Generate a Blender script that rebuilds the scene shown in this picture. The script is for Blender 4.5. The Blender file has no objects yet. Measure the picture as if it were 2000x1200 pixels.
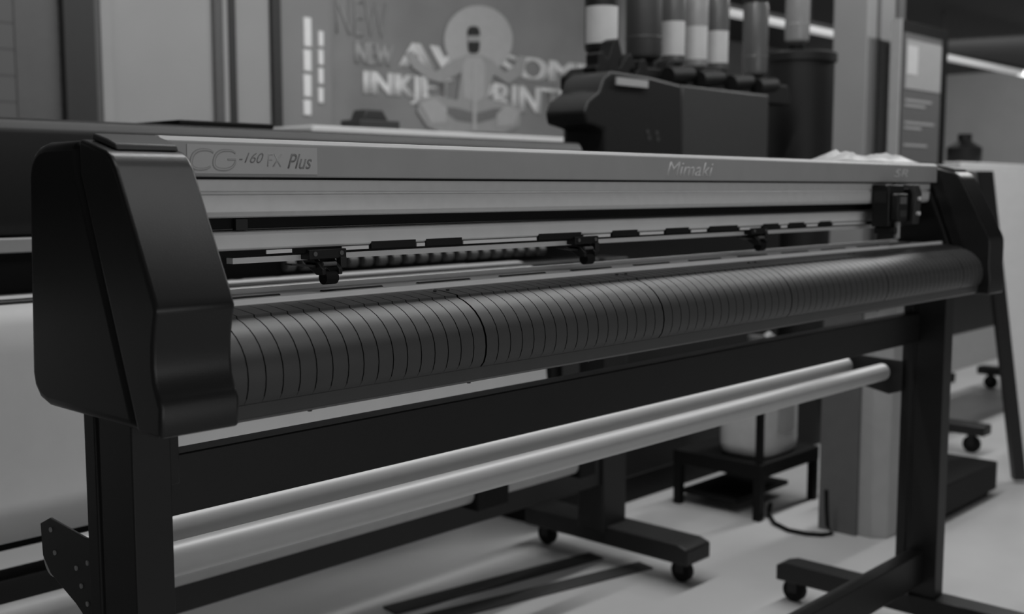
import bpy, bmesh, math, random
from mathutils import Vector
random.seed(4)
scn = bpy.context.scene
COL = scn.collection
R = math.radians

# ------------------------------------------------------------------ camera
H = 1.03
F = 2222.0
TH = math.atan(233/2222.0)
YAW = R(42.95)
fh = Vector((math.cos(YAW), math.sin(YAW), 0))
RT = Vector((math.sin(YAW), -math.cos(YAW), 0))
FW = fh*math.cos(TH) + Vector((0, 0, -math.sin(TH)))
UP = fh*math.sin(TH) + Vector((0, 0, math.cos(TH)))
CP = Vector((0, 0, H))
cd = bpy.data.cameras.new('camera'); cam = bpy.data.objects.new('camera', cd); COL.objects.link(cam)
cam.location = CP
cam.rotation_euler = FW.to_track_quat('-Z', 'Y').to_euler()
cd.sensor_width = 36; cd.lens = F/2000*36
cd.clip_start = 0.02; cd.clip_end = 100
cd.dof.use_dof = True; cd.dof.focus_distance = 1.3; cd.dof.aperture_fstop = 5.0
scn.camera = cam

def ray(px, py): return FW + RT*((px-1000)/F) + UP*((600-py)/F)
def onX(px, py, X): d = ray(px, py); return CP + d*(X/d.x)
def onY(px, py, Y): d = ray(px, py); return CP + d*(Y/d.y)
def onZ(px, py, Z): d = ray(px, py); return CP + d*((Z-H)/d.z)

# ------------------------------------------------------------------ materials
def mat(name, v, rough=0.5, metal=0.0, var=0.04, scale=25.0, bump=0.0, emit=0.0, spec=0.5, coat=0.0):
    m = bpy.data.materials.new(name); m.use_nodes = True
    nt = m.node_tree; b = nt.nodes['Principled BSDF']
    tc = nt.nodes.new('ShaderNodeTexCoord')
    n = nt.nodes.new('ShaderNodeTexNoise'); n.inputs['Scale'].default_value = scale; n.inputs['Detail'].default_value = 4
    nt.links.new(tc.outputs['Object'], n.inputs['Vector'])
    r = nt.nodes.new('ShaderNodeValToRGB')
    lo, hi = v*(1-var), min(1, v*(1+var))
    r.color_ramp.elements[0].position = .3; r.color_ramp.elements[1].position = .7
    r.color_ramp.elements[0].color = (lo, lo, lo, 1); r.color_ramp.elements[1].color = (hi, hi, hi, 1)
    nt.links.new(n.outputs['Fac'], r.inputs['Fac']); nt.links.new(r.outputs['Color'], b.inputs['Base Color'])
    b.inputs['Roughness'].default_value = rough; b.inputs['Metallic'].default_value = metal
    b.inputs['Specular IOR Level'].default_value = spec
    if coat: b.inputs['Coat Weight'].default_value = coat
    if bump:
        bp = nt.nodes.new('ShaderNodeBump'); bp.inputs['Strength'].default_value = bump; bp.inputs['Distance'].default_value = .002
        n2 = nt.nodes.new('ShaderNodeTexNoise'); n2.inputs['Scale'].default_value = 900
        nt.links.new(tc.outputs['Object'], n2.inputs['Vector'])
        nt.links.new(n2.outputs['Fac'], bp.inputs['Height']); nt.links.new(bp.outputs['Normal'], b.inputs['Normal'])
    if emit:
        b.inputs['Emission Color'].default_value = (1, 1, 1, 1); b.inputs['Emission Strength'].default_value = emit
    return m

def slat_mat(name, v0, v1, scale, axis='Z'):
    m = mat(name, v0, .6); nt = m.node_tree; b = nt.nodes['Principled BSDF']
    tc = nt.nodes.new('ShaderNodeTexCoord'); w = nt.nodes.new('ShaderNodeTexWave')
    w.bands_direction = axis; w.inputs['Scale'].default_value = scale; w.wave_profile = 'SAW'
    nt.links.new(tc.outputs['Object'], w.inputs['Vector'])
    r = nt.nodes.new('ShaderNodeValToRGB')
    r.color_ramp.elements[0].position = 0; r.color_ramp.elements[0].color = (v1, v1, v1, 1)
    r.color_ramp.elements[1].position = .12; r.color_ramp.elements[1].color = (v0, v0, v0, 1)
    nt.links.new(w.outputs['Fac'], r.inputs['Fac']); nt.links.new(r.outputs['Color'], b.inputs['Base Color'])
    return m

M = dict(
 cap=mat('cap_black_plastic', .006, .34, bump=.06, spec=.36),
 capf=mat('cap_front_plastic', .011, .31, bump=.06, spec=.46),
 cover=mat('cover_grey_paint', .38, .45, var=.03),
 alu=mat('brushed_aluminium', .84, .38, .10, var=.03, scale=60),
 bar=mat('bright_bar', .95, .4, .05, var=.03),
 plate=mat('platen_metal', .60, .32, .1),
 apron=mat('apron_grey_plastic', .062, .44, var=.04, bump=.08, spec=.42),
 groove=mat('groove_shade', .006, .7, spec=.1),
 black=mat('matte_black', .005, .6, spec=.2),
 blk2=mat('satin_black', .010, .45, spec=.35),
 steel=mat('dark_steel', .022, .42, .1, spec=.4),
 strip=mat('floor_shadow_strip', .055, .6, spec=.2),
 stand=mat('stand_dark_paint', .012, .45, var=.08, bump=.08, spec=.38),
 tube=mat('silver_tube', .58, .44, .18, var=.02),
 white=mat('white_paint', .70, .5, var=.02),
 media=mat('white_media', .52, .55, var=.02),
 canister=mat('translucent_canister', .60, .4),
 floor=mat('pale_floor', .56, .36, var=.08, scale=2.5),
 wall=mat('grey_wall', .30, .7, var=.06, scale=3),
 wall2=mat('mid_grey_panel', .30, .55, var=.04, scale=3),
 wall3=mat('pale_grey_panel', .40, .5, var=.04, scale=3),
 dgrey=mat('dark_grey', .035, .5),
 tooth=mat('feed_roller_grey', .065, .5),
 mgrey=mat('mid_grey', .12, .5),
 lgrey=mat('light_grey', .36, .5),
 label=mat('label_plate_grey', .50, .5, var=.02),
 ltext=mat('pale_letter', .92, .5),
 mkr=mat('maker_letter', .74, .5),
 dtext=mat('dark_letter', .25, .5),
 ctext=mat('soft_grey_letter', .31, .5),
 ctext2=mat('pale_grey_letter', .45, .5),
 gtext=mat('faint_letter', .48, .5),
 mtext=mat('ghost_letter', .36, .6),
 mtext2=mat('ghost_letter_pale', .44, .6),
 poster=mat('poster_grey', .29, .55, var=.22, scale=1.6),
 lamp=mat('lamp_diffuser', .9, .5, emit=.28),
 led=mat('sign_light', .9, .5, emit=.08),
 ceil=slat_mat('slatted_ceiling', .04, .010, 2.0, 'X'),
 slat=slat_mat('slatted_panel', .13, .06, 3.2, 'Z'),
 plastic=mat('clear_wrap', .36, .4, var=.1),
 bottle=mat('bottle_smoke_plastic', .09, .25, spec=.6),
 bottle2=mat('bottle_clear_plastic', .24, .22, spec=.6),
 blabel=mat('bottle_label', .46, .5),
 rubber=mat('rubber', .008, .7, spec=.2),
 skinp=mat('print_pale', .52, .6), darkp=mat('print_dark', .03, .6), midp=mat('print_mid', .42, .6), shadep=mat('print_shade', .22, .6), halo=mat('print_halo', .54, .6),
)

# ------------------------------------------------------------------ mesh builder
W = {}
class MB:
    def __init__(s): s.v = []; s.f = []; s.m = []
    def add(s, vs, fs, mi=0):
        o = len(s.v); s.v += [Vector(p) for p in vs]; s.f += [tuple(i+o for i in f) for f in fs]; s.m += [mi]*len(fs); return s
    def box(s, x0, x1, y0, y1, z0, z1, mi=0):
        vs = [(x, y, z) for z in (z0, z1) for y in (y0, y1) for x in (x0, x1)]
        return s.add(vs, [(0,2,3,1),(4,5,7,6),(0,1,5,4),(2,6,7,3),(0,4,6,2),(1,3,7,5)], mi)
    def prism(s, pts, ax, a, b, mi=0):
        n = len(pts)
        def P(p, t): return {'x': (t, p[0], p[1]), 'y': (p[0], t, p[1]), 'z': (p[0], p[1], t)}[ax]
        vs = [P(p, a) for p in pts] + [P(p, b) for p in pts]
        fs = [tuple(range(n)), tuple(range(2*n-1, n-1, -1))] + [(i, (i+1) % n, n+(i+1) % n, n+i) for i in range(n)]
        return s.add(vs, fs, mi)
    def tube(s, p0, p1, r, n=20, r1=None, mi=0):
        p0 = Vector(p0); p1 = Vector(p1); d = (p1-p0).normalized(); r1 = r if r1 is None else r1
        a = d.orthogonal().normalized(); b = d.cross(a)
        vs = []
        for p, rr in ((p0, r), (p1, r1)):
            for i in range(n):
                t = 2*math.pi*i/n; vs.append(p + (a*math.cos(t)+b*math.sin(t))*rr)
        fs = [tuple(range(n)), tuple(range(2*n-1, n-1, -1))] + [(i, (i+1) % n, n+(i+1) % n, n+i) for i in range(n)]
        return s.add(vs, fs, mi)
    def lathe(s, prof, c, n=28, mi=0, a0=0, a1=2*math.pi):
        full = abs(a1-a0-2*math.pi) < 1e-6
        k = n if full else n+1
        vs = []
        for (r, z) in prof:
            for i in range(k):
                t = a0+(a1-a0)*i/n; vs.append((c[0]+r*math.cos(t), c[1]+r*math.sin(t), c[2]+z))
        fs = []
        for j in range(len(prof)-1):
            for i in range(n):
                i2 = (i+1) % k
                fs.append((j*k+i, j*k+i2, (j+1)*k+i2, (j+1)*k+i))
        return s.add(vs, fs, mi)
    def soft(s, prof, c, rx, ry, n=40, p=.55, mi=0):
        vs = []
        for (k, z) in prof:
            for i in range(n):
                t = 2*math.pi*i/n; cc, ss = math.cos(t), math.sin(t)
                vs.append((c[0]+k*rx*math.copysign(abs(cc)**p, cc), c[1]+k*ry*math.copysign(abs(ss)**p, ss), c[2]+z))
        fs = [(j*n+i, j*n+(i+1) % n, (j+1)*n+(i+1) % n, (j+1)*n+i) for j in range(len(prof)-1) for i in range(n)]
        fs += [tuple(range(n)), tuple(range(len(prof)*n-1, (len(prof)-1)*n-1, -1))]
        return s.add(vs, fs, mi)
    def sweep(s, pts, r, n=10, mi=0):
        pts = [Vector(p) for p in pts]; vs = []; fs = []
        for i, p in enumerate(pts):
            d = (pts[min(i+1, len(pts)-1)]-pts[max(i-1, 0)]).normalized()
            ref = Vector((0, 0, 1)) if abs(d.z) < .9 else Vector((1, 0, 0))
            a = d.cross(ref).normalized(); b = d.cross(a)
            for k in range(n):
                t = 2*math.pi*k/n; vs.append(p+(a*math.cos(t)+b*math.sin(t))*r)
        for i in range(len(pts)-1):
            for k in range(n): fs.append((i*n+k, i*n+(k+1) % n, (i+1)*n+(k+1) % n, (i+1)*n+k))
        fs.append(tuple(range(n))); fs.append(tuple(range(len(pts)*n-1, (len(pts)-1)*n-1, -1)))
        return s.add(vs, fs, mi)
    def ribbon(s, pts, w, y0, y1, mi=0):
        n = len(pts); L = []; Rr = []
        for i, p in enumerate(pts):
            a = pts[max(i-1, 0)]; b = pts[min(i+1, n-1)]
            d = Vector((b[0]-a[0], b[1]-a[1])).normalized(); nn = Vector((-d.y, d.x))
            ww = w(i/(n-1)) if callable(w) else w
            L.append((p[0]+nn.x*ww, p[1]+nn.y*ww)); Rr.append((p[0]-nn.x*ww, p[1]-nn.y*ww))
        vs = []
        for l, r in zip(L, Rr): vs += [(l[0], y0, l[1]), (r[0], y0, r[1]), (l[0], y1, l[1]), (r[0], y1, r[1])]
        fs = []
        for i in range(n-1):
            a = 4*i; b = a+4
            fs += [(a, a+1, b+1, b), (a+2, b+2, b+3, a+3), (a, b, b+2, a+2), (a+1, a+3, b+3, b+1)]
        fs += [(0, 2, 3, 1), (4*n-4, 4*n-3, 4*n-1, 4*n-2)]
        return s.add(vs, fs, mi)
    def build(s, name, mats, parent=None, bevel=0, seg=2, label=None, ang=35):
        if not isinstance(mats, (list, tuple)): mats = [mats]
        lo = Vector([min(p[i] for p in s.v) for i in range(3)]); hi = Vector([max(p[i] for p in s.v) for i in range(3)])
        c = (lo+hi)/2
        if parent is None: c.z = lo.z
        me = bpy.data.meshes.new(name)
        me.from_pydata([p-c for p in s.v], [], s.f)
        for m in mats: me.materials.append(m)
        for p, i in zip(me.polygons, s.m): p.material_index = i
        bm = bmesh.new(); bm.from_mesh(me); bmesh.ops.remove_doubles(bm, verts=bm.verts, dist=1e-6)
        bmesh.ops.recalc_face_normals(bm, faces=bm.faces); bm.to_mesh(me); bm.free()
        me.shade_smooth(); me.set_sharp_from_angle(angle=R(ang))
        o = bpy.data.objects.new(name, me); COL.objects.link(o)
        if bevel:
            md = o.modifiers.new('bevel', 'BEVEL'); md.width = bevel; md.segments = seg; md.limit_method = 'ANGLE'; md.angle_limit = R(32)
            md.use_clamp_overlap = True
        if parent is not None:
            o.parent = parent; o.location = c-W[parent]
        else: o.location = c
        W[o] = c
        if label: o['label'] = label
        return o

def thing(name, label, cat, loc, group=None):
    o = bpy.data.objects.new(name, None); COL.objects.link(o); o.location = loc; o.empty_display_size = .1
    W[o] = Vector(loc); tag(o, label, cat, group); return o
def tag(o, label, cat, group=None):
    o['label'] = label; o['category'] = cat
    if group: o['group'] = group
    return o
def struct(o): o['kind'] = 'structure'; return o

def fit_text(body, x0, x1, z0, z1, Y, m, parent, name='lettering', shear=0, ext=.0006, bold=0, label=None, space=1.0, heavy=0):
    cu = bpy.data.curves.new('t', 'FONT'); cu.body = body; cu.size = 1; cu.shear = shear; cu.offset = bold; cu.space_character = space
    to = bpy.data.objects.new('t', cu); COL.objects.link(to)
    bpy.context.view_layer.update()
    me = bpy.data.meshes.new_from_object(to.evaluated_get(bpy.context.evaluated_depsgraph_get()))
    bpy.data.objects.remove(to)
    xs = [v.co.x for v in me.vertices]; ys = [v.co.y for v in me.vertices]
    ax, bx, ay, by = min(xs), max(xs), min(ys), max(ys)
    mb = MB()
    # heavy > 0 thickens the strokes by laying shifted copies side by side
    sh = [heavy*t for t in (-1, -.33, .33, 1)] if heavy else [0]
    for k, dx in enumerate(sh):
        vs = [(x0+heavy+dx+(v.co.x-ax)/(bx-ax)*(x1-x0-2*heavy), Y+.00004*k, z0+(v.co.y-ay)/(by-ay)*(z1-z0)) for v in me.vertices]
        mb.add(vs, [tuple(p.vertices) for p in me.polygons])
    bpy.data.meshes.remove(me)
    o = mb.build(name, m, parent, label=label)
    sd = o.modifiers.new('solid', 'SOLIDIFY'); sd.thickness = ext; sd.offset = 0
    return o

# ================================================================== SETTING
struct(MB().box(-4, 18, -3, 8, -.05, 0).build('floor', M['floor']))
struct(MB().box(-4, 18, -3, 8, 2.75, 2.8).build('ceiling', M['ceil']))
struct(MB().box(-1.5, 6.0, 4.5, 4.6, 0, 2.75).build('wall_back', M['wall']))
struct(MB().box(6.0, 18, 7.4, 7.5, 0, 2.75).build('wall_far', M['wall']))
struct(MB().box(17.5, 17.6, -3, 7.4, 0, 2.75).build('wall_right', M['wall3']))

# ================================================================== CUTTING PLOTTER
pl = thing('cutting_plotter', 'long cutting plotter with black end caps and ribbed curved front on a dark leg stand', 'cutting plotter', (1.52, 1.05, 0))
XL0, XL1, XR0, XR1 = .513, .593, 2.446, 2.526
def yz(pts): return [(y, H+z) for y, z in pts]
rear = yz([(1.037,.045),(1.106,.0448),(1.122,.0420),(1.134,.0355),(1.142,.026),(1.1465,.013),(1.154,-.10),(1.159,-.19),(1.155,-.205),(1.143,-.217),(1.125,-.222),(.944,-.222),(1.037,.013)])
front = yz([(1.031,.046),(.982,.034),(.972,.0285),(.964,.018),(.905,-.098),(.901,-.108),(.905,-.122),(.9085,-.14),(.9095,-.158),(.908,-.172),(.902,-.186),(.898,-.194),(.900,-.222),(.940,-.222),(1.031,.013)])
front_right = yz([(1.031,.046),(.982,.034),(.972,.0285),(.964,.018),(.903,-.098),(.899,-.108),(.898,-.122),(.898,-.14),(.898,-.158),(.897,-.172),(.895,-.186),(.894,-.198),(.896,-.226),(.940,-.226),(1.031,.013)])
for x0, x1, side in ((XL0, XL1, -1), (XR0, XR1, 1)):
    a = MB().prism(rear, 'x', x0, x1).build('end_cap', M['cap'], pl, .010, 5, label='black rounded rear shell of the end cap')
    b = MB().prism(front if side < 0 else front_right, 'x', x0-(.002 if side < 0 else 0), x1+(.002 if side > 0 else 0)).build('end_cap_front', M['capf'], pl, .004, 4, label='slanted black front of the end cap')
    MB().prism(yz([(1.028,.0455),(1.026,.0515),(1.000,.0455),(.984,.0405),(.982,.0345)]), 'x', x0+.010, x1-.006).build('top_pad', M['apron'], b, .0015, label='raised paler pad on the end cap top')
    MB().prism(yz([(1.040,.040),(1.028,.040),(1.029,.013),(.940,-.219),(.946,-.219),(1.040,.013)]), 'x', x0+.003, x1-.003).build('seam_strip', M['black'], a)
# cover
cv = MB().prism(yz([(1.018,.011),(1.018,.046),(1.024,.0515),(1.125,.0515),(1.136,.044),(1.136,.011)]), 'x', XL1-.004, XR0+.004).build('top_cover', M['cover'], pl, .0015)
MB().box(XL1, XR0, 1.0195, 1.03, H+.0085, H+.0112).build('cover_shadow_gap', M['black'], pl)
pt = MB().box(.617, .778, 1.0172, 1.0182, H+.0145, H+.0435).build('name_plate', M['label'], cv, label='pale printed name plate')
def arc(cx, cz, rx, rz, a0, a1, n=28):
    out = []
    for i in range(n+1):
        t = R(a0+(a1-a0)*i/n); c, s_ = math.cos(t), math.sin(t)
        x = math.copysign(abs(c)**.8, c)*rx; z = math.copysign(abs(s_)**.8, s_)*rz
        out.append((cx+x+.28*z, cz+z))
    return out
zc = H+.0285
c_ = arc(.6345, zc, .0128, .0098, 38, 322)
g_ = arc(.6607, zc, .0128, .0098, 38, 352); g_ += [(.6607+.0125, zc+.0005), (.6607+.003, zc+.0005)]
for pts, nm in ((c_, 'C'), (g_, 'G')):
    MB().ribbon(pts, lambda u: .0009+.0009*math.sin(math.pi*u), 1.0169, 1.0173).build('lettering', M['ctext'], cv, label='wide soft grey italic letter '+nm)
    MB().ribbon(pts, lambda u: .0003+.0006*math.sin(math.pi*u), 1.0167, 1.0169).build('letter_fill', M['ctext2'], cv, label='paler inside of the letter '+nm)
fit_text('-160', .6775, .7075, H+.0260, H+.0365, 1.0170, M['dtext'], cv, shear=.45, bold=-.006, ext=.0003)
fit_text('FX', .712, .731, H+.0225, H+.036, 1.0170, M['gtext'], cv, shear=.15, bold=-.008, ext=.0003, label='very faint letters')
fit_text('Plus', .738, .7705, H+.0205, H+.0365, 1.0170, M['dtext'], cv, shear=.4, bold=.004, ext=.0003, label='bold italic letters')
fit_text('Mimaki', 1.440, 1.568, H+.0180, H+.040, 1.0177, M['mkr'], cv, shear=.3, ext=.0004, label='white slanted maker lettering')
fit_text('SR', 2.235, 2.30, H+.021, H+.038, 1.0177, M['mkr'], cv, shear=.3, ext=.0004)
# rail
MB().prism(yz([(1.033,.0095),(1.033,-.0035),(1.038,-.0050),(1.038,-.0062),(1.033,-.0075),(1.0335,-.0255),(1.037,-.0305),(1.045,-.032),(1.10,-.032),(1.10,.0095)]), 'x', XL1-.003, XR0+.003).build('slide_rail', M['alu'], pl, .0008)
rc = MB().prism(yz([(1.066,-.032),(1.066,-.044),(1.10,-.046),(1.12,-.048),(1.12,-.032)]), 'x', XL1, XR0).build('recess_panel', M['black'], pl)
MB().prism(yz([(1.058,-.0480),(1.056,-.0505),(1.056,-.0655),(1.060,-.0685),(1.10,-.0685),(1.10,-.0470),(1.062,-.0470)]), 'x', XL1, 2.32).build('pressure_bar', M['bar'], pl, .0008)
MB().box(XL1, 2.40, 1.0575, 1.098, H-.0745, H-.0680).build('bar_seal', M['black'], pl)
for p0, p1 in ((725, 812), (832, 902), (1052, 1135), (1196, 1245), (1300, 1345), (1385, 1440), (1490, 1520), (1540, 1570), (1600, 1622)):
    xa = onY(p0, 470, 1.056).x; xb = onY(p1, 470, 1.056).x
    MB().box(xa, xb, 1.0558, 1.059, H-.0728, H-.0640).build('bar_clip', M['blk2'], pl)
for p0, p1 in ((520, 570), (668, 720), (814, 830), (905, 1048), (1140, 1192), (1250, 1296), (1350, 1380), (1445, 1485), (1525, 1537), (1575, 1596), (1626, 1690)):
    xa = onY(p0, 470, 1.056).x; xb = onY(p1, 470, 1.056).x
    MB().box(xa, xb, 1.0560, 1.059, H-.0728, H-.0686).build('bar_tab', M['bar'], pl)
MB().box(.70, 2.36, 1.068, 1.080, H-.0830, H-.0765).build('thin_strip', M['bar'], pl)
MB().box(.70, .715, 1.06, 1.067, H-.046, H-.034).build('limit_sensor', M['steel'], pl)
# platen
MB().prism(yz([(1.0,-.124),(1.0,-.1205),(1.012,-.1195),(1.018,-.1195),(1.018,-.1215),(1.030,-.1215),(1.030,-.1195),(1.11,-.1195),(1.118,-.124)]), 'x', XL1, XR0).build('platen', M['plate'], pl)
MB().box(XL1, XR0, 1.0005, 1.007, H-.1205, H-.1155).build('platen_edge_strip', M['bar'], pl)
MB().box(XL1, XR0, 1.100, 1.104, H-.1195, H-.1140).build('platen_rear_lip', M['bar'], pl)
for i in range(12):
    x = .66+i*.15
    MB().tube((x, 1.055, H-.1225), (x+.09, 1.055, H-.1225), .005, 14).build('grit_roller', M['steel'], pl)
MB().prism(yz([(.960,-.216),(.960,-.14),(1.0,-.1265),(1.10,-.1265),(1.12,-.15),(1.12,-.216)]), 'x', XL1-.002, XR0+.002).build('lower_body', M['black'], pl)
# ribbed apron: flat top lip, crease, then convex front
prof = [(1.0005,-.1212),(.980,-.1230),(.958,-.1258),(.9572,-.1285),(.947,-.1318),(.937,-.1368),(.928,-.1432),(.9205,-.151),(.9145,-.1605),(.911,-.171),(.910,-.182),(.911,-.192),(.914,-.201),(.919,-.207)]
def apron(xa, xb):
    n = max(2, round((xb-xa)/.0202)); sp = (xb-xa)/n
    P = [Vector((y, z)) for y, z in prof]
    N = []
    for i in range(len(P)):
        t = (P[min(i+1, len(P)-1)]-P[max(i-1, 0)]).normalized(); N.append(Vector((-t.y, t.x)))
    c = Vector((1.0, -.2))
    N = [v if v.dot(c-p) > 0 else -v for v, p in zip(N, P)]
    g0, g1 = 1, len(P)-2
    sec = [(xa+.0014, 0)]
    for k in range(1, n):
        g = xa+k*sp
        sec += [(g-.0007, 0), (g-.0004, 1), (g+.0004, 1), (g+.0007, 0)]
    sec.append((xb-.0014, 0))
    vs = []; m = len(P)
    for x, d in sec:
        for i, p in enumerate(P):
            q = p + (N[i]*.0008 if d and g0 <= i <= g1 else Vector((0, 0)))
            vs.append((x, q.x, H+q.y))
    mb = MB(); f0 = []; f1 = []
    for s_ in range(len(sec)-1):
        for i in range(m-1):
            f = (s_*m+i, s_*m+i+1, (s_+1)*m+i+1, (s_+1)*m+i)
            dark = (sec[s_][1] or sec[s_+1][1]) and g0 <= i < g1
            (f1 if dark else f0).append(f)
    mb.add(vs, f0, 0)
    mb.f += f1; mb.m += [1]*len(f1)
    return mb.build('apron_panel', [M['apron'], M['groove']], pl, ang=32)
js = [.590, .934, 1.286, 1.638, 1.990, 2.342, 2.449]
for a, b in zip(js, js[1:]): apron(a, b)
MB().prism(yz([(.919,-.207),(.921,-.2215),(.927,-.2255),(.948,-.2255),(.948,-.207)]), 'x', XL1, XR0).build('apron_flange', M['apron'], pl, .001)
for x in (.70, .93, 1.15, 1.4, 1.7, 2.0):
    MB().tube((x, .935, H-.225), (x, .935, H-.2280), .0025, 10).build('flange_screw', M['steel'], pl)
for j in js[1:-1]:
    for dx in (-.0105, .0105): MB().tube((j+dx, .985, H-.1228), (j+dx, .985, H-.1215), .0022, 10).build('apron_screw', M['black'], pl)
# pinch rollers
for x in (.816, 1.289, 1.772):
    mb = MB()
    mb.box(x-.025, x+.029, 1.052, 1.10, H-.0820, H-.0705)
    for xx in (x-.013, x+.011):
        mb.prism(yz([(1.072,-.078),(1.058,-.082),(1.044,-.093),(1.044,-.100),(1.056,-.100),(1.075,-.090),(1.085,-.082)]), 'x', xx, xx+.0055)
    mb.box(x-.013, x+.0165, 1.055, 1.075, H-.092, H-.085)
    o = mb.build('pinch_roller', M['blk2'], pl, .001, label='black pinch roller bracket')
    MB().tube((x-.007, 1.051, H-.1035), (x+.0105, 1.051, H-.1035), .0078, 18).build('wheel', M['rubber'], o)
    MB().prism([(x-.046, H-.0855), (x-.013, H-.0885), (x-.013, H-.0915), (x-.046, H-.0875)], 'y', 1.056, 1.07).build('lever', M['steel'], o)
    MB().box(x+.018, x+.027, 1.049, 1.058, H-.093, H-.080).build('latch', M['steel'], o, .001)
    MB().tube((x-.008, 1.050, H-.0875), (x+.011, 1.050, H-.0875), .0026, 12).build('spring', M['mgrey'], o)
    for xx in (x-.017, x+.021): MB().tube((xx, 1.0525, H-.0755), (xx, 1.0505, H-.0755), .0028, 10).build('screw', M['mgrey'], o)
# cutting carriage
mb = MB(); mb.box(2.165, 2.235, .995, 1.032, H-.078, H+.006); mb.box(2.17, 2.215, .978, .995, H-.066, H-.012); mb.box(2.175, 2.20, .985, 1.03, H-.092, H-.078)
cr = mb.build('cutting_carriage', M['blk2'], pl, .003, label='black cutting head carriage at the right end')
MB().box(2.176, 2.205, .9765, .979, H-.032, H-.018).build('head_plate', M['mgrey'], cr)
MB().box(2.176, 2.205, .9765, .979, H-.058, H-.044).build('head_plate', M['dgrey'], cr)
MB().box(2.1635, 2.166, 1.000, 1.026, H-.030, H-.006).build('side_plate', M['steel'], cr)
MB().tube((2.19, .988, H-.100), (2.19, .988, H-.068), .006, 14).build('blade_holder', M['lgrey'], cr)
MB().prism(yz([(1.03,-.078),(.985,-.074),(.980,-.012),(.987,.006),(1.03,.008),(1.03,.001),(.993,-.002),(.988,-.014),(.992,-.066),(1.03,-.070)]), 'x', 2.255, 2.285).build('carriage_hook', M['dgrey'], cr, .001)
MB().box(2.235, 2.30, 1.005, 1.032, H-.07, H-.002).build('carriage_backplate', M['black'], cr, .002)
for zz in (-.052, -.022): MB().tube((2.27, .977, H+zz), (2.27, .983, H+zz), .004, 12).build('hook_screw', M['ltext'], cr)
# legs, beams, feet
zb = H-.222
def caster(x, y, parent, r=.026, name='caster'):
    mb = MB()
    mb.tube((x-.010, y, r), (x+.010, y, r), r, 22)
    mb.box(x-.014, x-.0105, y-.012, y+.014, r-.006, 2*r+.004, 1); mb.box(x+.0105, x+.014, y-.012, y+.014, r-.006, 2*r+.004, 1)
    mb.box(x-.016, x+.016, y-.016, y+.018, 2*r+.002, 2*r+.008, 1)
    return mb.build(name, [M['rubber'], M['blk2']], parent, .0012)
for x0, x1 in ((.537, .579), (2.480, 2.525)):
    mb = MB()
    mb.prism([(x0, 1.0), (x1, 1.0), (x1, 1.096), (x0, 1.096), (x0, 1.074), (x0+.003, 1.074), (x0+.003, 1.064), (x0, 1.064), (x0, 1.006)], 'z', .085, zb)
    lg = mb.build('leg', M['stand'], pl, .0018)
    xc = (x0+x1)/2
    ft = MB().prism([(.70, .060), (.70, .08), (.73, .102), (1.37, .102), (1.398, .093), (1.398, .055), (.72, .055)], 'x', xc-.032, xc+.032).build('foot', M['stand'], pl, .003)
    for yy in (.745, 1.362): caster(xc, yy, ft, .029)
MB().box(.579, 2.48, 1.058, 1.09, H-.345, H-.279).build('cross_beam', M['stand'], pl, .002)
MB().box(.579, 2.48, 1.03, 1.065, .13, .205).build('lower_beam', M['stand'], pl, .002)
MB().box(.579, .60, 1.02, 1.09, H-.30, H-.222).build('beam_bracket', M['stand'], pl, .002)
# roll holder
lb = [onX(a, b, .55) for a, b in ((80, 1022), (98, 1012), (165, 1050), (182, 1056), (190, 1240), (150, 1180), (100, 1120), (85, 1085))]
mb = MB().prism([(p.y, p.z) for p in lb], 'x', .549, .553)
bl = mb.build('roll_bracket', M['steel'], pl, .001, label='dark steel side plate holding the roller bars')
for a, b in ((100, 1035), (108, 1080), (150, 1110), (160, 1145), (172, 1100), (172, 1180)):
    p = onX(a, b, .549)
    MB().tube((.5475, p.y, p.z), (.5492, p.y, p.z), .0028, 10).build('bolt', M['lgrey'], bl)
br = MB().prism([(1.09, H-.39), (1.24, H-.385), (1.25, H-.42), (1.22, H-.45), (1.12, H-.47), (1.09, H-.46)], 'x', 2.468, 2.475).build('roll_bracket', M['steel'], pl, .001, label='dark steel side plate holding the roller bars')
for yy, zz, rr, xe in ((1.128, H-.4170, .0195, 2.447), (1.219, H-.4130, .0205, 2.447)):
    tb = MB().tube((.554, yy, zz), (xe, yy, zz), rr, 32).build('roller_bar', M['tube'], pl, label='silver media roller bar')
    MB().tube((xe-.001, yy, zz), (2.468, yy, zz), .010, 16).build('axle', M['steel'], tb)

# crumpled wrap on the right end
wr = MB(); nx, ny = 18, 8; vs = []
for i in range(nx+1):
    for j in range(ny+1):
        u = i/nx; v = j/ny
        e = min(1, 4*min(u, 1-u)*1.2)*min(1, 4*min(v, 1-v)*1.2)
        h = e*(.010+.007*random.random()+.005*math.sin(u*9)+.003*math.sin(v*7+u*13))
        vs.append((2.03+.36*u+.006*random.random(), 1.026+.095*v, H+.0525+max(0, h)))
wr.add(vs, [(i*(ny+1)+j, (i+1)*(ny+1)+j, (i+1)*(ny+1)+j+1, i*(ny+1)+j+1) for i in range(nx) for j in range(ny)])
tag(wr.build('plastic_wrap', M['plastic'], ang=60), 'crumpled pale plastic wrap lying on top of the cutting plotter', 'plastic wrap')

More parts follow.
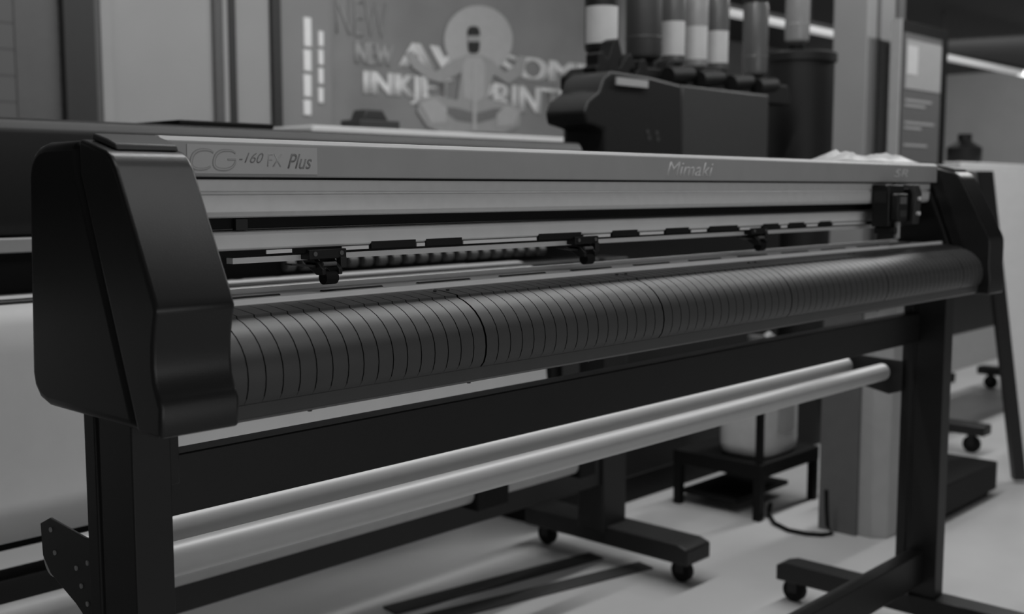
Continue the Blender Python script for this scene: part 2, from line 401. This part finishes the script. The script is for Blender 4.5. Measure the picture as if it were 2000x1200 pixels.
# ================================================================== LARGE PRINTER BEHIND
pr = thing('wide_format_printer', 'black wide format printer standing right behind the cutting plotter with casters under it', 'printer', (1.0, 2.0, 0))
MB().prism(yz([(2.0,-.087),(1.985,-.05),(1.985,.10),(2.0,.122),(2.38,.124),(2.42,.10),(2.42,-.087)]), 'x', -1.2, 2.42).build('body', M['stand'], pr, .006)
a = onY(350, 240, 2.03).x; b = onY(535, 240, 2.03).x
MB().box(a, b, 2.03, 2.25, H+.124, H+.134).build('lid_hatch', M['black'], pr, .002)
MB().box(-1.2, 2.40, 1.965, 2.0, H-.112, H-.087).build('guide_strip', M['lgrey'], pr, .002)
MB().box(-1.2, 2.40, 1.985, 2.05, H-.185, H-.112).build('feed_panel', M['black'], pr)
MB().box(-1.07, 2.20, 1.962, 1.97, .40, .80).build('added_dark_backing', M['black'], pr)  # added black panel that keeps the gap between the roller bars dark
for i in range(20):
    x = 1.42+i*.042
    MB().tube((x, 1.975, H-.162), (x+.022, 1.975, H-.162), .013, 14).build('feed_roller', M['tooth'], pr)
for x in (-1.12, 2.41):
    MB().box(x-.05, x+.05, 1.86, 1.95, .10, .845).build('leg', M['stand'], pr, .004)
    ft = MB().prism([(1.60, .062), (1.60, .105), (1.63, .115), (2.15, .115), (2.16, .10), (2.16, .062)], 'x', x-.035, x+.075).build('foot', M['stand'], pr, .005)
    for yy in (1.65, 2.12): caster(x+.02, yy, ft, .030)
MB().box(-1.1, 2.36, 1.87, 1.93, .23, .38).build('lower_beam', M['stand'], pr, .004)
MB().box(-1.1, 2.36, 1.88, 1.93, .80, .845).build('upper_beam', M['stand'], pr, .004)
tk = MB().tube((-.9, 1.74, .362), (2.09, 1.74, .362), .024, 24).build('take_up_bar', M['lgrey'], pr)
MB().box(2.08, 2.14, 1.71, 1.86, .33, .40).build('bar_holder', M['black'], pr, .003)
p = onY(955, 970, 1.72); MB().box(p.x-.05, p.x+.05, 1.705, 1.775, .325, .40).build('bar_clamp', M['black'], pr, .003)
# media web
pts = [(1.955,-.184),(1.925,-.182),(1.89,-.187),(1.865,-.20),(1.85,-.225),(1.842,-.27),(1.838,-.35),(1.83,-.45),(1.822,-.51),(1.81,-.570)]
mb = MB(); vs = []
for (y, z) in pts: vs += [(-1.0, y, H+z), (2.09, y, H+z)]
mb.add(vs, [(2*i, 2*i+1, 2*i+3, 2*i+2) for i in range(len(pts)-1)])
o = mb.build('media_web', M['media']); sd = o.modifiers.new('solid', 'SOLIDIFY'); sd.thickness = .001
tag(o, 'wide smooth white sheet of media hanging out of the black printer', 'media sheet')
# added flat strips standing in for shadow bands on the floor below the printer
for (a0, b0), (a1, b1), lab in (((760, 1195), (1165, 1087), 'added flat shadow strip on the floor under the black printer, farther from the plotter'),
                                ((830, 1213), (1262, 1106), 'added flat shadow strip on the floor under the black printer, nearer the plotter')):
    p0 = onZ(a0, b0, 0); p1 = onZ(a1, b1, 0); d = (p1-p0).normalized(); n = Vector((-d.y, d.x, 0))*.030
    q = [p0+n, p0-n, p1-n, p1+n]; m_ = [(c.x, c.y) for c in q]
    tag(MB().prism(m_, 'z', .0, .005).build('shadow_strip', M['strip'], bevel=.002), lab, 'dark strip', 'added shadow strips on the floor under the printer')

# ink unit at the printer's end
iu = thing('ink_supply_unit', 'black boxy ink supply unit with upturned bottles, in front of the pillar', 'ink unit', (2.85, 2.3, 0))
q = [onY(a, b, 2.05) for a, b in ((1195,138),(1180,152),(1172,178),(1150,196),(1142,218),(1146,240),(1165,246),(1180,252),(1180,300))]
q2 = [onY(a, b, 2.05) for a, b in ((1332,310),(1332,166),(1270,150))]
MB().prism([(p.x, p.z) for p in q+q2], 'y', 2.05, 2.20).build('head_cover', M['blk2'], iu, .008, 3)
p0 = onY(1334, 166, 2.06); p1 = onY(1502, 184, 2.06)
MB().box(p0.x, p1.x, 2.06, 2.55, H+.09, p0.z).build('side_box', M['dgrey'], iu, .006)
for a, b in ((1265, 258), (1283, 260), (1268, 270), (1285, 272)):
    p = onY(a, b, 2.05); MB().tube((p.x, 2.049, p.z), (p.x, 2.052, p.z), .008, 10).build('vent_hole', M['dgrey'], iu)
pa = onY(1205, 149, 2.045); pb = onY(1265, 172, 2.045)
MB().box(pa.x, pb.x, 2.043, 2.05, pb.z, pa.z-.002).build('sticker', M['lgrey'], iu)
MB().box(2.52, 3.84, 2.19, 2.55, .09, H+.10).build('cabinet', M['blk2'], iu, .006)
MB().box(2.56, 2.86, 2.178, 2.19, .14, .60).build('cabinet_door', M['dgrey'], iu, .003)
MB().box(2.54, 3.82, 2.21, 2.53, 0, .09).build('plinth', M['black'], iu)
ztop = 1.352
xa = onY(1150, 120, 2.3).x; xb = onY(1500, 120, 2.3).x
MB().prism([(xa, ztop-.012), (xa, ztop+.03), (xa+.05, ztop+.062), (xb-.02, ztop+.062), (xb, ztop+.02), (xb, ztop-.012)], 'y', 2.2, 2.42).build('bottle_rack', M['black'], iu, .006)
for k, px in enumerate((1310, 1370, 1430, 1480)):
    x = onY(px, 150, 2.15).x
    MB().tube((x-.06, 2.12, ztop+.03), (x+.09, 2.14, ztop+.045), .026, 16).build('ink_hose', M['black'], iu)
# irregular dark valve fittings in front of the bottle necks
for px, h, dx in ((1160, .07, -.01), (1182, .115, .01), (1204, .075, .02), (1238, .065, 0), (1290, .075, .01), (1335, .06, 0), (1380, .07, .01), (1430, .055, 0)):
    x = onY(px, 120, 2.22).x
    MB().prism([(x-.028, ztop+.01), (x+.028, ztop+.01), (x+.024, ztop+h*.6), (x+.034+dx, ztop+h*.7), (x+.012+dx, ztop+h+.02), (x-.012+dx, ztop+h+.01), (x-.02, ztop+h*.7), (x-.036, ztop+h*.55)], 'y', 2.185, 2.235).build('valve_fitting', M['black'], iu, .003)

bottles = [(1175, .055, 'blk2', 'blabel', 1.417, 2.3, 'dark upturned ink bottle with a wide white label, leftmost on the ink unit'),
           (1257, .060, 'dgrey', None, 1.417, 2.3, 'thick plain dark upturned ink bottle without label on the ink unit'),
           (1314, .044, 'bottle', 'blabel', 1.417, 2.32, 'slim white labelled ink bottle right beside the thick plain one'),
           (1359, .043, 'bottle2', 'blabel', 1.417, 2.33, 'pale upturned ink bottle in the middle of the white labelled ones'),
           (1401, .042, 'bottle', 'blabel', 1.417, 2.34, 'slim white labelled ink bottle, last of the tight row'),
           (1475, .048, 'bottle', None, 1.417, 2.32, 'plain grey bottle standing apart at the ink unit end'),
           (1556, .048, 'bottle2', None, 1.564, 2.3, 'pale grey bottle standing on top of the black drum')]
for px, r, bm_, lm, z, Y, lab in bottles:
    x = onY(px, 100, Y).x
    t = thing('ink_bottle', lab, 'bottle', (x, Y, z), 'upturned ink bottles')
    MB().lathe([(0, .028), (.5*r, .028), (.55*r, .03), (.92*r, .042), (r, .055), (r, .29), (.93*r, .305), (0, .31)], (x, Y, z), 28).build('body', M[bm_], t)
    MB().lathe([(0, 0), (.6*r, 0), (.65*r, .004), (.65*r, .026), (.55*r, .03), (0, .03)], (x, Y, z), 24).build('cap', M['black'], t)
    if lm:
        a = math.atan2(-Y, -x)
        MB().lathe([(r*1.01, .065), (r*1.01, .18)], (x, Y, z), 20, 0, a-1.15, a+1.15).build('label', M[lm], t)
    else:
        MB().lathe([(r*1.005, .10), (r*1.03, .105), (r*1.005, .11)], (x, Y, z), 28).build('rib_ring', M[bm_], t)

# black drum
x = onY(1560, 200, 2.3).x
mb = MB().lathe([(0, 0), (.13, 0), (.135, .01), (.135, 1.52), (.145, 1.525), (.145, 1.555), (.138, 1.562), (0, 1.562)], (x, 2.3, 0), 48)
tag(mb.build('storage_drum', M['blk2'], ang=30), 'tall round black drum standing between the ink unit and the grey pillar', 'drum')

# pillar
xp0 = onY(1692, 150, 2.6).x; xp1 = onY(1754, 150, 2.6).x
pi = thing('pillar', 'square grey pillar rising to the ceiling behind the cutting plotter', 'pillar', ((xp0+xp1)/2, 2.69, 0))
MB().box(xp0, xp1, 2.6, 2.785, 0, 2.75).build('shaft', M['wall2'], pi, .006)
MB().box(xp0+.10, xp0+.13, 2.594, 2.60, 0, 2.75).build('edge_trim', M['mgrey'], pi)
MB().box(xp1-.05, xp1+.03, 2.585, 2.60, 0, 2.75).build('edge_trim', M['mgrey'], pi, .003)
# kiosk poster
k0 = onY(1768, 62, 2.45); k1 = onY(1838, 80, 2.45)
kz = k0.z; kb = onY(1768, 318, 2.45).z
ki = thing('poster_stand', 'freestanding framed poster with a white top block, right of the pillar', 'poster stand', ((k0.x+k1.x)/2, 2.48, 0))
kx0, kx1 = k0.x, k1.x+.02
MB().box(kx0-.03, kx1+.10, 2.46, 2.50, .05, kz+.06).build('frame', M['black'], ki, .004)
MB().box(kx0-.05, kx0-.03, 2.45, 2.50, .05, kz+.06).build('side_trim', M['lgrey'], ki)
MB().box(kx0, kx1, 2.452, 2.46, kb, kz).build('poster_sheet', M['mgrey'], ki)
MB().box(kx0+.02, kx1-.01, 2.448, 2.452, kz-.27, kz-.03).build('white_block', M['lgrey'], ki)
MB().box(kx0+.03, kx0+.15, 2.446, 2.448, kz-.20, kz-.06).build('print_block', M['canister'], ki)
for i, (w, dz) in enumerate(((.8, .32), (.6, .345), (.9, .43), (.5, .455), (.7, .54))):
    MB().box(kx0+.03, kx0+.03+(kx1-kx0-.06)*w, 2.449, 2.452, kz-dz-.012, kz-dz).build('text_line', M['lgrey'], ki)
MB().box(kx0-.1, kx1+.1, 2.35, 2.58, 0, .05).build('base', M['black'], ki, .005)

# ================================================================== BACK WALL DISPLAY
YB = 4.42
po = thing('wall_poster', 'large back wall poster with white lettering and a printed figure sitting cross-legged', 'poster', (onY(890, 200, YB).x, YB, 0))
W[po] = Vector(po.location)
pxa = onY(640, 100, YB).x; pxb = 5.95
MB().box(pxa, pxb, YB, 4.49, .3, 2.7).build('board', M['poster'], po)
def zl(px, py): return onY(px, py, YB).z
def pxl(px, py): return onY(px, py, YB).x
fit_text('NEW', pxl(655, 40), pxl(755, 40), zl(655, 66), zl(655, -8), YB-.006, M['mtext'], po, bold=-.01, label='faint thin letters')
fit_text('NEW', pxl(692, 95), pxl(768, 95), zl(692, 124), zl(692, 80), YB-.006, M['mtext2'], po, heavy=.008, label='faint letters')
fit_text('AWESOME', pxl(776, 110), pxl(1160, 120), zl(776, 130), zl(776, 80), YB-.006, M['ltext'], po, heavy=.018)
fit_text('INKJET', pxl(708, 165), pxl(884, 175), zl(708, 198), zl(708, 138), YB-.006, M['ltext'], po, heavy=.012)
fit_text('PRINTER', pxl(930, 165), pxl(1150, 180), zl(708, 198), zl(708, 138), YB-.006, M['ltext'], po, heavy=.012)
# printed figure
def flat(pts, name, m, off, label=None):
    q = [onY(a, b, YB) for a, b in pts]
    return MB().prism([(p.x, p.z) for p in q], 'y', YB-off, YB-off+.002).build(name, m, po, label=label)
def ell(cx, cy, rx, ry, n=32): return [(cx+rx*math.cos(2*math.pi*i/n), cy+ry*math.sin(2*math.pi*i/n)) for i in range(n)]
flat(ell(932, 78, 67, 67, 40), 'halo_disc', M['halo'], .009)
flat([(908,108),(938,108),(958,118),(982,142),(1000,130),(1010,108),(1024,112),(1018,146),(990,164),(960,146),(948,192),(985,200),(1014,214),(1012,246),(980,260),(925,258),(868,262),(832,248),(812,218),(816,194),(850,186),(890,196),(898,142),(860,162),(836,156),(804,134),(788,106),(800,98),(822,124),(848,140),(886,116)], 'printed_figure', M['midp'], .012, 'pale printed figure seated cross-legged with arms held out')
flat([(908,112),(936,112),(944,128),(942,190),(925,200),(903,190),(900,128)], 'printed_shirt', M['skinp'], .014)
flat([(850,206),(892,212),(925,222),(962,212),(985,212),(962,232),(926,242),(888,236)], 'printed_lap_shade', M['shadep'], .014)
flat([(818,204),(844,192),(870,212),(866,240),(838,242)], 'printed_knee', M['skinp'], .016)
flat([(1010,216),(984,206),(966,224),(968,248),(1000,244)], 'printed_knee', M['skinp'], .016)
flat(ell(921, 78, 12, 26, 24), 'printed_head', M['midp'], .015)
flat([(909,70),(910,58),(915,52),(927,52),(932,58),(934,70)], 'printed_hair', M['darkp'], .017)
flat([(910,82),(933,82),(932,98),(928,104),(915,104),(911,98)], 'printed_beard', M['darkp'], .017)
flat([(919,122),(925,122),(926,256),(919,256)], 'printed_light_line', M['halo'], .018)
# partition on the left
pa_ = thing('display_partition', 'row of tall grey partition panels with pale posts, left along the back wall', 'partition', (2.6, YB, 0))
def panel(p0, p1, nm, m, d=.05, z1=2.7):
    MB().box(onY(p0, 150, YB).x, onY(p1, 150, YB).x, YB-d, 4.49, 0, z1).build(nm, m, pa_, .003)
panel(-160, 108, 'slatted_panel', M['slat'])
panel(108, 168, 'dark_panel', M['dgrey'], .09)
panel(168, 182, 'post', M['mgrey'], .07); panel(184, 206, 'post', M['wall3'], .07)
panel(207, 404, 'panel', M['wall3']); panel(404, 420, 'post', M['mgrey'], .07); panel(421, 430, 'post', M['wall3'], .07); panel(431, 446, 'post', M['dgrey'], .07)
panel(447, 516, 'panel', M['wall3']); panel(517, 534, 'post', M['dgrey'], .07)
panel(535, 638, 'panel', M['wall2'], .04)
panel(20, 104, 'inset_panel', M['mgrey'], .055, 2.7)
ls = thing('light_sign', 'two columns of small bright vertical marks on the grey panel left of the poster', 'sign', (onY(600, 120, YB).x, YB-.05, zl(590, 225)))
for p0, p1, segs in ((581, 595, ((35, 92), (98, 140), (146, 190), (196, 226))), (610, 619, ((62, 92), (98, 128), (134, 165), (172, 202)))):
    for y0, y1 in segs:
        MB().box(pxl(p0, y0), pxl(p1, y0), YB-.052, YB-.041, zl(p0, y1), zl(p0, y0)).build('light_mark', M['led'], ls, .004)
# white machine behind the black printer
w0 = onY(610, 244, 3.3); w1 = onY(1125, 262, 3.3)
wm = thing('white_cutter', 'long white flat topped machine just visible over the black printer', 'machine', ((w0.x+w1.x)/2, 3.5, 0))
MB().box(w0.x, w1.x, 3.3, 3.75, w0.z-.12, w0.z).build('top_housing', M['white'], wm, .01, 3)
MB().box(w0.x+.05, w1.x-.05, 3.296, 3.3, w0.z-.10, w0.z-.045).build('front_slot', M['dgrey'], wm)
for x in (w0.x+.15, w1.x-.15): MB().box(x-.05, x+.05, 3.4, 3.65, 0, w0.z-.12).build('leg', M['lgrey'], wm, .005)
dv = onY(730, 238, 3.4)
mb = MB(); mb.prism([(dv.x-.10, 3.36), (dv.x+.10, 3.36), (dv.x+.10, 3.48), (dv.x-.10, 3.48)], 'z', w0.z, w0.z+.035); mb.prism([(dv.x-.07, w0.z+.034), (dv.x+.06, w0.z+.034), (dv.x+.03, w0.z+.075), (dv.x-.05, w0.z+.075)], 'y', 3.38, 3.46)
tag(mb.build('control_box', M['dgrey'], bevel=.006), 'small dark control box on the white machine below the sign', 'control box')

# ================================================================== RIGHT SIDE, LOW
# low stand and canister
st = thing('low_stand', 'low black metal stand carrying a translucent canister', 'stand', (3.2, 1.95, 0))
sx0, sx1, sy0, sy1, sz = 3.03, 3.40, 1.775, 2.10, .18
MB().box(sx0, sx1, sy0, sy1, sz-.045, sz).build('top', M['black'], st, .002)
for x in (sx0+.014, sx1-.014):
    for y in (sy0+.014, sy1-.014): MB().box(x-.013, x+.013, y-.013, y+.013, 0, sz-.045).build('leg', M['black'], st, .001)
MB().box(sx0+.02, sx1-.02, sy0+.10, sy1-.02, .035, .05).build('shelf', M['black'], st, .001)
MB().box(sx0+.004, sx0+.024, sy0+.004, sy0+.024, sz, .52).build('upright', M['black'], st, .001)
cX, cY = 3.205, 1.888
jc = thing('canister', 'pale translucent canister with handle on the low black stand', 'canister', (cX, cY, sz))
MB().soft([(.86, .001), (.97, .012), (1, .04), (1, .25), (.97, .29), (.86, .32), (.62, .34), (.30, .347)], (cX, cY, sz), .128, .096).build('body', M['canister'], jc, ang=60)
MB().sweep([(cX+.02, cY, sz+.335), (cX+.025, cY, sz+.368), (cX+.05, cY, sz+.375), (cX+.075, cY, sz+.362), (cX+.09, cY, sz+.31)], .011).build('handle', M['lgrey'], jc)
MB().tube((cX-.035, cY, sz+.34), (cX-.035, cY, sz+.38), .024, 20).build('cap', M['mgrey'], jc)
MB().box(cX-.05, cX+.05, cY-.099, cY-.095, sz+.08, sz+.19).build('label', M['lgrey'], jc)
# pedestal
pd = thing('pedestal', 'narrow upright pale grey pedestal standing behind the right leg of the plotter', 'pedestal', (3.2, 1.55, 0))
e0 = onZ(1625, 1035, 0); e1 = onZ(1735, 1035, 0)
cx, cy = (e0.x+e1.x)/2, (e0.y+e1.y)/2
MB().prism([(cx-.03, cy-.10), (cx+.07, cy-.10), (cx+.09, cy-.08), (cx+.09, cy+.08), (cx+.07, cy+.10), (cx-.06, cy+.10), (cx-.06, cy-.06)], 'z', 0, .70).build('column', M['lgrey'], pd, .004)
MB().box(cx-.075, cx-.0605, cy-.02, cy+.10, 0, .70).build('side_strip', M['mgrey'], pd)
MB().box(cx-.09, cx+.11, cy-.12, cy+.12, .70, .72).build('top', M['lgrey'], pd, .004)
# cable
cp = [onZ(a, b, .007) for a, b in ((1505, 985), (1502, 1005), (1512, 1022), (1540, 1036), (1575, 1043), (1605, 1045), (1625, 1042))]
end = cp[-1]
cp += [Vector((end.x-.01, end.y+.01, .03)), Vector((end.x-.015, end.y+.012, .08)), Vector((end.x-.02, end.y+.012, .14))]
tag(MB().sweep(cp, .0065).build('power_cable', M['black'], ang=60), 'black power cable looping on the floor between stand and pedestal', 'cable')
# black plinth
bp = thing('low_plinth', 'low black plinth on the floor behind the right leg of the plotter', 'plinth', (3.6, 1.5, 0))
MB().box(3.34, 3.86, 1.36, 1.72, .02, .115).build('box', M['black'], bp, .005)
MB().box(3.36, 3.84, 1.38, 1.70, 0, .02).build('base', M['black'], bp)
# machine stand far right
ms = thing('machine_stand', 'black machine on a castered stand beyond the right leg of the plotter', 'machine', (5.1, 1.9, 0))
MB().box(4.3, 6.05, 1.78, 2.05, .44, .62).build('body', M['blk2'], ms, .01)
for x in (4.42, 5.92):
    MB().box(x-.04, x+.04, 1.88, 1.96, .11, .44).build('leg', M['stand'], ms, .004)
    ft = MB().box(x-.04, x+.04, 1.60, 2.2, .075, .115).build('foot', M['stand'], ms, .006)
    for yy in (1.66, 2.14): caster(x, yy, ft, .034)
# leaning board
bd = thing('display_board', 'white display board with a broad black edge leaning on a strut at the right', 'board', (4.3, 1.2, 0))
BL = Vector((4.075, 1.335, .012)); TL = Vector((4.21, 1.545, 1.09)); wv = Vector((.42, -.46, 0)); nv = Vector((.018, .016, 0))
vs = [BL, BL+wv, TL+wv, TL]; vs += [p+nv for p in vs]
MB().add(vs, [(0,1,2,3),(7,6,5,4),(0,4,5,1),(1,5,6,2),(2,6,7,3),(3,7,4,0)]).build('panel', M['white'], bd)
e = Vector((-.009, .010, 0))
vs = [BL+e*3.0, BL+e*.05, TL+e*.05, TL+e*3.6]; vs += [p+nv*1.4 for p in vs]
MB().add(vs, [(0,1,2,3),(7,6,5,4),(0,4,5,1),(1,5,6,2),(2,6,7,3),(3,7,4,0)]).build('edge_frame', M['blk2'], bd, label='black edge of the board')
MB().tube(TL+wv*.5+nv*2-Vector((0, 0, .3)), Vector((4.75, 1.6, 0)), .012, 10).build('strut', M['dgrey'], bd)
# counter
ct = thing('display_counter', 'white counter in the distance behind the right end cap', 'counter', (6.8, 2.7, 0))
MB().box(6.25, 7.4, 2.5, 3.0, 0, 1.12).build('body', M['lgrey'], ct, .005)
MB().box(6.2, 7.45, 2.45, 3.05, 1.12, 1.17).build('top', M['white'], ct, .006)
p = onY(1900, 290, 2.65)
mb = MB().lathe([(0, 0), (.09, 0), (.10, .02), (.10, .10), (.04, .14), (.04, .18), (0, .18)], (p.x, 2.7, 1.17), 24)
tag(mb.build('dark_jar', M['blk2']), 'small dark jar standing on the distant white counter', 'jar')

# ceiling lamps
zl_ = 2.3
for a, b, lab in ((7.2, 7.72, 'first bright tube lamp above the upturned bottles'), (7.85, 8.42, 'bright tube lamp just left of the pale grey bottle'), (8.55, 9.15, 'bright tube lamp between the pale bottle and the pillar'), (11.2, 14.6, 'long bright tube lamp at the upper right beyond the framed poster')):
    t = thing('ceiling_lamp', lab, 'lamp', ((a+b)/2, 4.7, zl_), 'hanging tube lamps')
    MB().box(a, b, 4.66, 4.74, zl_, zl_+.05).build('diffuser', M['lamp'], t, .008)
    MB().box(a, b, 4.65, 4.75, zl_+.05, zl_+.08).build('housing', M['dgrey'], t)
    for x in (a+.1, b-.1): MB().tube((x, 4.7, zl_+.08), (x, 4.7, 2.75), .008, 8).build('rod', M['dgrey'], t)

# ================================================================== LIGHT
def area(loc, tgt, sx, sy, p):
    l = bpy.data.lights.new('area', 'AREA'); l.shape = 'RECTANGLE'; l.size = sx; l.size_y = sy; l.energy = p
    o = bpy.data.objects.new('area_light', l); COL.objects.link(o); o.location = loc
    o.rotation_euler = (Vector(tgt)-Vector(loc)).to_track_quat('-Z', 'Y').to_euler()
area((1.2, .2, 2.6), (1.5, 1.1, .9), 3.0, .25, 10)
area((.9, -2.4, .95), (1.6, 1.1, .75), 4.0, 1.1, 15.5)
area((2.4, 1.62, 2.7), (2.4, 1.62, 0), 3.4, .08, 40)
area((3.0, 3.2, 2.7), (3.2, 4.0, 1.2), 4.5, .5, 26)
area((6.2, 1.4, 2.7), (6.2, 1.4, 0), 3.4, .12, 48)
area((10, 4.0, 2.7), (10, 4.5, 0), 5, 2, 36)
area((13.5, 4.6, 2.2), (17.5, 5.6, 1.7), 3, .6, 48)
w = bpy.data.worlds.new('world'); scn.world = w; w.use_nodes = True
w.node_tree.nodes['Background'].inputs[0].default_value = (1, 1, 1, 1)
w.node_tree.nodes['Background'].inputs[1].default_value = .075
scn.view_settings.view_transform = 'Standard'
